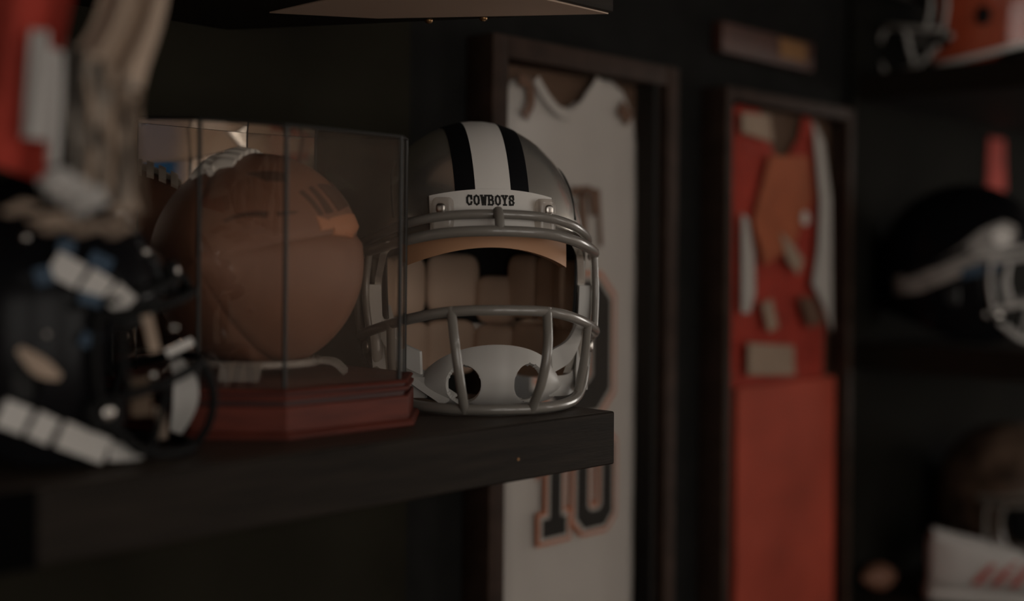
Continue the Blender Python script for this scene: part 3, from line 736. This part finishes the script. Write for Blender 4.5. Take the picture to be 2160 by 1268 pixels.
strip('arm_trim', [(1296, 226), (1308, 240), (1318, 256)], .010, 'ink_brown')

# red jersey in the second frame
j2 = lambda px, py: jp(px, py)
tab2 = [(1536, 232), (1555, 222), (1600, 232), (1622, 300), (1650, 350), (1680, 300), (1695, 245), (1715, 262), (1745, 360), (1752, 400)]
J2 = jersey('red_jersey', 'red jersey with white side panels behind glass in the second frame', 'red_cloth', j2(1540, 600)[0], j2(1748, 600)[0], j2(1650, 815)[1], lerp_tab([j2(*p) for p in tab2]), .006)
J2o = Vector(J2.location)
def jpatch(nm, outline, m, lift=.0135):
    return flat(nm, [([j2(*p) for p in outline], None)], m, J2, J2o, lift)
jpatch('side_panel', [(1550, 450), (1562, 460), (1576, 540), (1578, 620), (1566, 660), (1550, 660)], 'white_cloth')
jpatch('side_panel', [(1700, 255), (1722, 300), (1738, 420), (1740, 700), (1722, 640), (1700, 600), (1712, 520), (1716, 420), (1708, 330)], 'white_cloth')
jpatch('shoulder_panel', [(1550, 238), (1608, 245), (1615, 300), (1580, 290), (1550, 280)], 'beige_cloth')
jpatch('chest_panel', [(1610, 330), (1690, 330), (1700, 420), (1660, 520), (1600, 560), (1575, 470)], 'orange_cloth', .0125)
jpatch('emblem', [(1630, 490), (1660, 520), (1680, 550), (1668, 580), (1645, 550)], 'beige_cloth', .0145)
jpatch('emblem', [(1670, 625), (1705, 630), (1720, 680), (1690, 690)], 'ink_brown', .0145)
jpatch('name_patch', [(1562, 722), (1658, 728), (1660, 790), (1562, 790)], 'beige_cloth', .0145)
jpatch('hem_patch', [(1590, 640), (1612, 630), (1625, 690), (1606, 700)], 'beige_cloth', .0145)
c = jp(1680, 461); bm = bmesh.new(); blob(bm, (0, 0, 0), (.0115, .003, .0115)); fin('glint_disc', bm, 'white_gloss', J2, (c[0] - J2o.x, -.0165, c[1] - J2o.z), 60)['label'] = 'round white disc in place of a lamp glint'  # lamp reflection in the glass drawn as a white disc
# plain red board below the jersey
q0 = jp(1542, 900)[0]; q1 = jp(1748, 900)[0]; zt2 = jp(1650, 805)[1]
tag(boxed('red_mount_board', q0, q1, WY - .028, WY - .0085, -.73, zt2, 'red_board'), 'plain orange-red mount board under the red jersey in the second frame', 'board')

# ------------------------------------------------------------------ right-hand shelves
hd3 = Vector((.42, -.91, 0))
N = helmet('football_helmet', 'navy black football helmet with a grey bird decal on the right shelf', (1.175, .195, 0), heading(hd3), 1.0, 'black_gloss', 'white_plastic', bumper='black_gloss', liner='liner_black')
def decal(par, nm, m, outline, s, g, nu=14, nv=6):
    """decal on the side of a helmet between two (y,z) polylines"""
    top, bot = outline
    def at(line, u):
        k = u * (len(line) - 1); i = min(int(k), len(line) - 2); f = k - i; return (line[i][0] + (line[i + 1][0] - line[i][0]) * f, line[i][1] + (line[i + 1][1] - line[i][1]) * f)
    def fn(u, v, g_):
        a, b = at(top, u), at(bot, u); return side_pt(a[0] + (b[0] - a[0]) * v, a[1] + (b[1] - a[1]) * v, s, g_)
    bm = bmesh.new(); sheet(bm, nu, nv, lambda u, v: fn(u, v, g), lambda u, v: fn(u, v, -.001)); return fin(nm, bm, m, par, smooth=50)
decal(N, 'bird_decal', 'grey_decal', ([(-.075, .195), (-.055, .205), (-.02, .19), (.02, .155), (.075, .125), (.118, .11)], [(-.072, .165), (-.05, .14), (-.015, .125), (.02, .11), (.075, .085), (.116, .08)]), -1, .0008)
decal(N, 'bird_eye_glint', 'white_gloss', ([(-.066, .185), (-.05, .195), (-.036, .185)], [(-.064, .168), (-.05, .160), (-.036, .170)]), -1, .0016)  # white eye spot that also paints a bright highlight
decal(N, 'bird_stripe', 'blue_decal_and_glint', ([(-.055, .145), (-.03, .138), (.01, .125)], [(-.052, .128), (-.03, .118), (.01, .108)]), -1, .0016)
decal(N, 'bird_stripe', 'navy', ([(.0, .165), (.04, .143), (.10, .118)], [(.0, .152), (.04, .132), (.10, .108)]), -1, .0016)
hd4 = Vector((-.20, .98, 0))
O = helmet('football_helmet', 'orange-red football helmet with a white cage on the upper right shelf', (1.205, .185, .455), heading(hd4), 1.0, 'red_paint', 'white_plastic', bumper='white_gloss', liner='liner_black')
for s_ in (-1, 1):
    bm = bmesh.new(); ribbon(bm, [side_pt(-.05 + .15 * k / 10, .010 + .030 * (k / 10) ** 1.5, s_, .0015) for k in range(11)], (0, 0, .0045), (s_ * .001, 0, 0)); fin('rim_trim', bm, 'white_gloss', O, smooth=40)
hd5 = Vector((-.25, -.97, 0))
B = helmet('football_helmet', 'mottled brown football helmet behind the sneaker on the lower right shelf', (1.36, .19, -.42), heading(hd5), 1.0, 'brown_paint', 'mask_grey', bumper='brown_paint', liner='liner_black')
# small red pennant on the panel behind the navy helmet
pa = on_y(2100, 350, PY)
bm = bmesh.new(); prism(bm, [(-.045, -.05), (.045, -.05), (.035, .055), (-.035, .055)], 0, .004)
o = fin('pennant', bm, 'red_cloth', None, (pa.x, PY, pa.z)); o.rotation_euler = (PI / 2, 0, 0)
tag(o, 'small red pennant on the panel above the navy helmet', 'pennant')
# white sneaker
sp = Vector((1.155, .12, -.42)); t = thing('sneaker', 'white sneaker with a red stripe on the lower right shelf', 'shoe', sp, heading(Vector((.55, -.83, 0))))
def loft(bm, secs, n=24):
    rows = []
    for y, hw, z0, z1, e in secs:
        row = []
        for i in range(n):
            a = 2 * PI * i / n; c, s = math.cos(a), math.sin(a); f = lambda v: math.copysign(abs(v) ** (2 / e), v)
            row.append(bm.verts.new((hw * f(c), y, (z0 + z1) / 2 + (z1 - z0) / 2 * f(s))))
        rows.append(row)
    for a, b in zip(rows, rows[1:]):
        for i in range(n): k = (i + 1) % n; bm.faces.new((a[i], a[k], b[k], b[i]))
    bm.faces.new(rows[0]); bm.faces.new(rows[-1][::-1])
bm = bmesh.new(); loft(bm, [(.125, .018, .0, .022, 3), (.118, .030, 0, .026, 4), (.08, .036, 0, .027, 5), (0, .036, 0, .024, 5), (-.06, .044, 0, .022, 5), (-.11, .042, 0, .022, 4), (-.145, .028, .002, .022, 3), (-.155, .012, .006, .02, 3)]); fin('sole', bm, 'white_plastic', t, smooth=50)
bm = bmesh.new(); loft(bm, [(.12, .016, .022, .10, 2.5), (.112, .027, .022, .118, 3), (.07, .033, .022, .108, 3), (.03, .034, .022, .10, 2.6), (-.02, .036, .022, .085, 2.4), (-.07, .040, .021, .06, 2.4), (-.115, .037, .021, .048, 2.4), (-.14, .024, .021, .04, 2.4), (-.15, .010, .021, .032, 2.4)]); fin('upper', bm, 'white_cloth', t, smooth=60)
for i in range(3):
    bm = bmesh.new(); ribbon(bm, [(-.0355 - .001 * i, .05 - i * .028, .036), (-.0345, .032 - i * .028, .058), (-.030, .016 - i * .028, .074)], (0, .006, 0), (.0022, 0, 0)); fin('side_stripe', bm, 'red_cloth', t)
for i in range(5):
    bm = bmesh.new(); y = .015 - i * .018; zz = .097 - i * .009
    tube(bm, spline([(-.018, y, zz - .006), (0, y - .004, zz + .003), (.018, y, zz - .006)], 5), .0028, 8); fin('lace', bm, 'white_cloth', t, smooth=60)
# tiny brown ball at the end of the lower shelf
bp_ = on_y(1811, 1250, .31)
football('mini_football', 'tiny reddish-brown football at the left end of the lower right shelf', Vector((RX + .022, .30, -.42 + .023)), Vector((1, -.4, 0)), .3, L=.075, R_=.023, detail=False)

# brass hooks on the black wall between the frames, wooden plaque above
hk = on_y(1505, 800, WY); t = thing('wall_hook', 'small brass double hook on the black wall between the two frames', 'hook', (hk.x, WY, hk.z))
boxed('plate', -.022, .022, -.003, 0, -.008, .008, 'brass', t, .001)
for s in (-1, 1):
    bm = bmesh.new(); tube(bm, spline([(s * .014, -.002, .002), (s * .014, -.016, -.002), (s * .014, -.022, .008)], 5), .003, 8); fin('prong', bm, 'brass', t, smooth=60)
p0 = on_y(1500, 112, WY); p1 = on_y(1695, 60, WY)
t = thing('wall_plaque', 'reddish wooden plaque on the wall above the second frame', 'plaque', ((p0.x + p1.x) / 2, WY, p0.z)); hw = (p1.x - p0.x) / 2
boxed('board', -hw, hw, -.02, 0, 0, .045, 'plaque_wood', t, .003)
boxed('plate', hw * .2, hw * .8, -.0215, -.02, .012, .04, 'brass', t)

# ------------------------------------------------------------------ cloth hanging at the left
def W(px, py, d): return at_d(px, py, d)
so = at_d(170, 250, .70)
SCF = thing('hanging_scarf', 'red, white and beige scarf with grey fringe hanging above the small black helmet', 'scarf', (so.x, so.y, so.z))
def panel(nm, m, left, right, d0, n=26, nv=30, fold=.006, fr=3.0):
    """cloth panel between two pixel polylines hung at distance d0"""
    Lp = spline([Vector((x, y, 0)) for x, y in left], 10); Rp = spline([Vector((x, y, 0)) for x, y in right], 10)
    pick = lambda P, v: P[min(int(v * (len(P) - 1) + .5), len(P) - 1)]
    def f(u, v, off):
        a, b = pick(Lp, v), pick(Rp, v); q = a.lerp(b, u)
        d = d0 + fold * math.sin(u * fr * 2 * PI + v * 2) + off
        return at_d(q.x, q.y, d) - so
    bm = bmesh.new(); sheet(bm, n, nv, lambda u, v: f(u, v, 0), lambda u, v: f(u, v, .004)); return fin(nm, bm, m, SCF, smooth=60)
panel('red_panel', 'red_cloth', [(-60, -275), (-60, 120), (-60, 330)], [(232, -275), (140, 60), (92, 385)], .690, fold=.004, fr=1.5)
panel('white_stripe', 'white_cloth', [(66, 62), (56, 180), (46, 290)], [(104, 66), (104, 180), (100, 296)], .678, n=8, fold=.001, fr=1)
panel('beige_panel', 'beige_cloth', [(255, -275), (205, 20), (128, 160), (112, 350)], [(395, -275), (352, 10), (312, 150), (292, 230)], .710, fold=.006, fr=2)
panel('beige_panel', 'white_cloth', [(106, 100), (104, 200), (98, 350)], [(136, 110), (134, 200), (124, 350)], .684, n=8, fold=.001, fr=1)
rnd = random.Random(3)
cols = ['dark_yarn', 'dark_yarn', 'grey_yarn', 'dark_yarn', 'grey_yarn', 'beige_cloth', 'grey_yarn', 'dark_yarn', 'grey_yarn', 'beige_cloth', 'beige_cloth', 'brown_shade', 'beige_cloth', 'grey_yarn', 'beige_cloth', 'brown_shade']
for i, cm in enumerate(cols):
    x = 140 + i * 10; y0 = 90 + i * 6 + rnd.uniform(-12, 30); y1 = 380 + i * 5
    pts = [at_d(x + rnd.uniform(-5, 5) + 6 * math.sin(k * 1.1 + i), y0 + (y1 - y0) * k / 5, .697 + rnd.uniform(-.006, .006)) - so for k in range(6)]
    bm = bmesh.new(); tube(bm, spline(pts, 5), .0025, 8); fin('fringe_strand', bm, cm, SCF, smooth=60)
for i, (x0, y0, x1, y1, r) in enumerate(((84, 385, 150, 366, 17), (100, 408, 178, 380, 17), (128, 424, 216, 400, 17), (150, 448, 226, 420, 15), (5, 445, 80, 432, 11), (60, 462, 150, 458, 12), (85, 480, 160, 470, 12), (150, 486, 235, 476, 12), (225, 492, 285, 474, 11), (230, 455, 268, 440, 12))):  # lower beige ones paint the reflection on the helmet top
    rr = r / F_PX * .67
    pts = [at_d(x0 + (x1 - x0) * k / 4, y0 + (y1 - y0) * k / 4 + 4 * math.sin(k * 2), .668 + .002 * (i % 3)) - so for k in range(5)]
    bm = bmesh.new(); n_ = 17; tube(bm, spline(pts, 4), [rr * (.45 + .55 * math.sin(PI * (k + 1) / (n_ + 1))) for k in range(n_)], 10); fin('knot_and_sheen', bm, 'white_cloth' if i < 4 else 'beige_cloth', SCF, smooth=60)

top0 = at_d(110, -275, .690)
bm = bmesh.new(); tube(bm, spline([top0 - so, top0 - so + Vector((.01, .012, .022)), Vector((top0.x + .02, -.001, .385)) - so], 6), .003, 8); fin('hanging_loop', bm, 'dark_yarn', SCF, smooth=60)
# straps, painted highlights, chin cup and rivets of the small black helmet
HD = .80
for i, (a, b, wd) in enumerate((((112, 556), (172, 588), 26), ((182, 590), (226, 618), 26), ((234, 618), (272, 650), 25))):  # white bands paint the segmented lamp reflections on the shell
    kband('chin_strap_and_glint', [a, b], (HD - .015, HD - .012), wd / F_PX * HD / s2)
kband('chin_strap_and_glint', [(304, 650), (316, 690), (328, 745)], (HD, HD + .01, HD + .015), 11 / F_PX * HD / s2, 'beige_cloth')
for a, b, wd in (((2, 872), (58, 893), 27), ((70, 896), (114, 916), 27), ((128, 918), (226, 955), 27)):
    kband('chin_strap_and_glint', [a, b], (HD - .02, HD - .015), wd / F_PX * HD / s2)
kband('chin_strap_and_glint', [(232, 955), (280, 958), (322, 954)], (HD - .01, HD, HD + .01), lambda u: (20 - 10 * u) / F_PX * HD / s2)
kband('chin_strap_and_glint', [(40, 738), (85, 776), (128, 800)], (HD - .02, HD - .012, HD), lambda u: (6 + 12 * math.sin(u * PI)) / F_PX * HD / s2, 'beige_cloth')
kband('strap_buckle', [(352, 748), (408, 722)], (.86, .87), 9 / F_PX * .86 / s2, 'white_plastic')
kband('chin_cup', [(372, 762), (392, 810), (390, 860), (372, 915)], (.88, .875, .875, .88), lambda u: (12 + 14 * math.sin(u * PI)) / F_PX * .88 / s2)
kband('jaw_pad', [(296, 800), (300, 880)], (.83, .83), 20 / F_PX * .83 / s2, 'brown_shade')
kband('jaw_pad', [(338, 860), (342, 930)], (.86, .86), 12 / F_PX * .86 / s2, 'beige_cloth')
for a, b, wd in (((74, 590), (112, 580), 18), ((122, 522), (158, 530), 18), ((190, 545), (236, 566), 16), ((168, 628), (214, 640), 12), ((172, 716), (206, 728), 14)):  # blue glints painted on the shell as patches
    kband('blue_glint', [a, b], (HD - .004, HD - .004), wd / F_PX * HD / s2, 'blue_decal_and_glint')
for px, py, r in ((53, 504, 10), (306, 534, 10), (250, 456, 10), (98, 708, 7), (366, 694, 8), (322, 794, 12)):
    c = toK(at_d(px, py, on_shell(px, py, HD - .01, .003))); bm = bmesh.new(); rr = r / F_PX * HD / s2; blob(bm, (0, 0, 0), (rr, rr, rr)); fin('rivet', bm, 'steel', K, c, 60)

# ------------------------------------------------------------------ lift the whole room so the floor is at zero
for o in C.objects:
    if o.parent is None: o.location.z += Z0
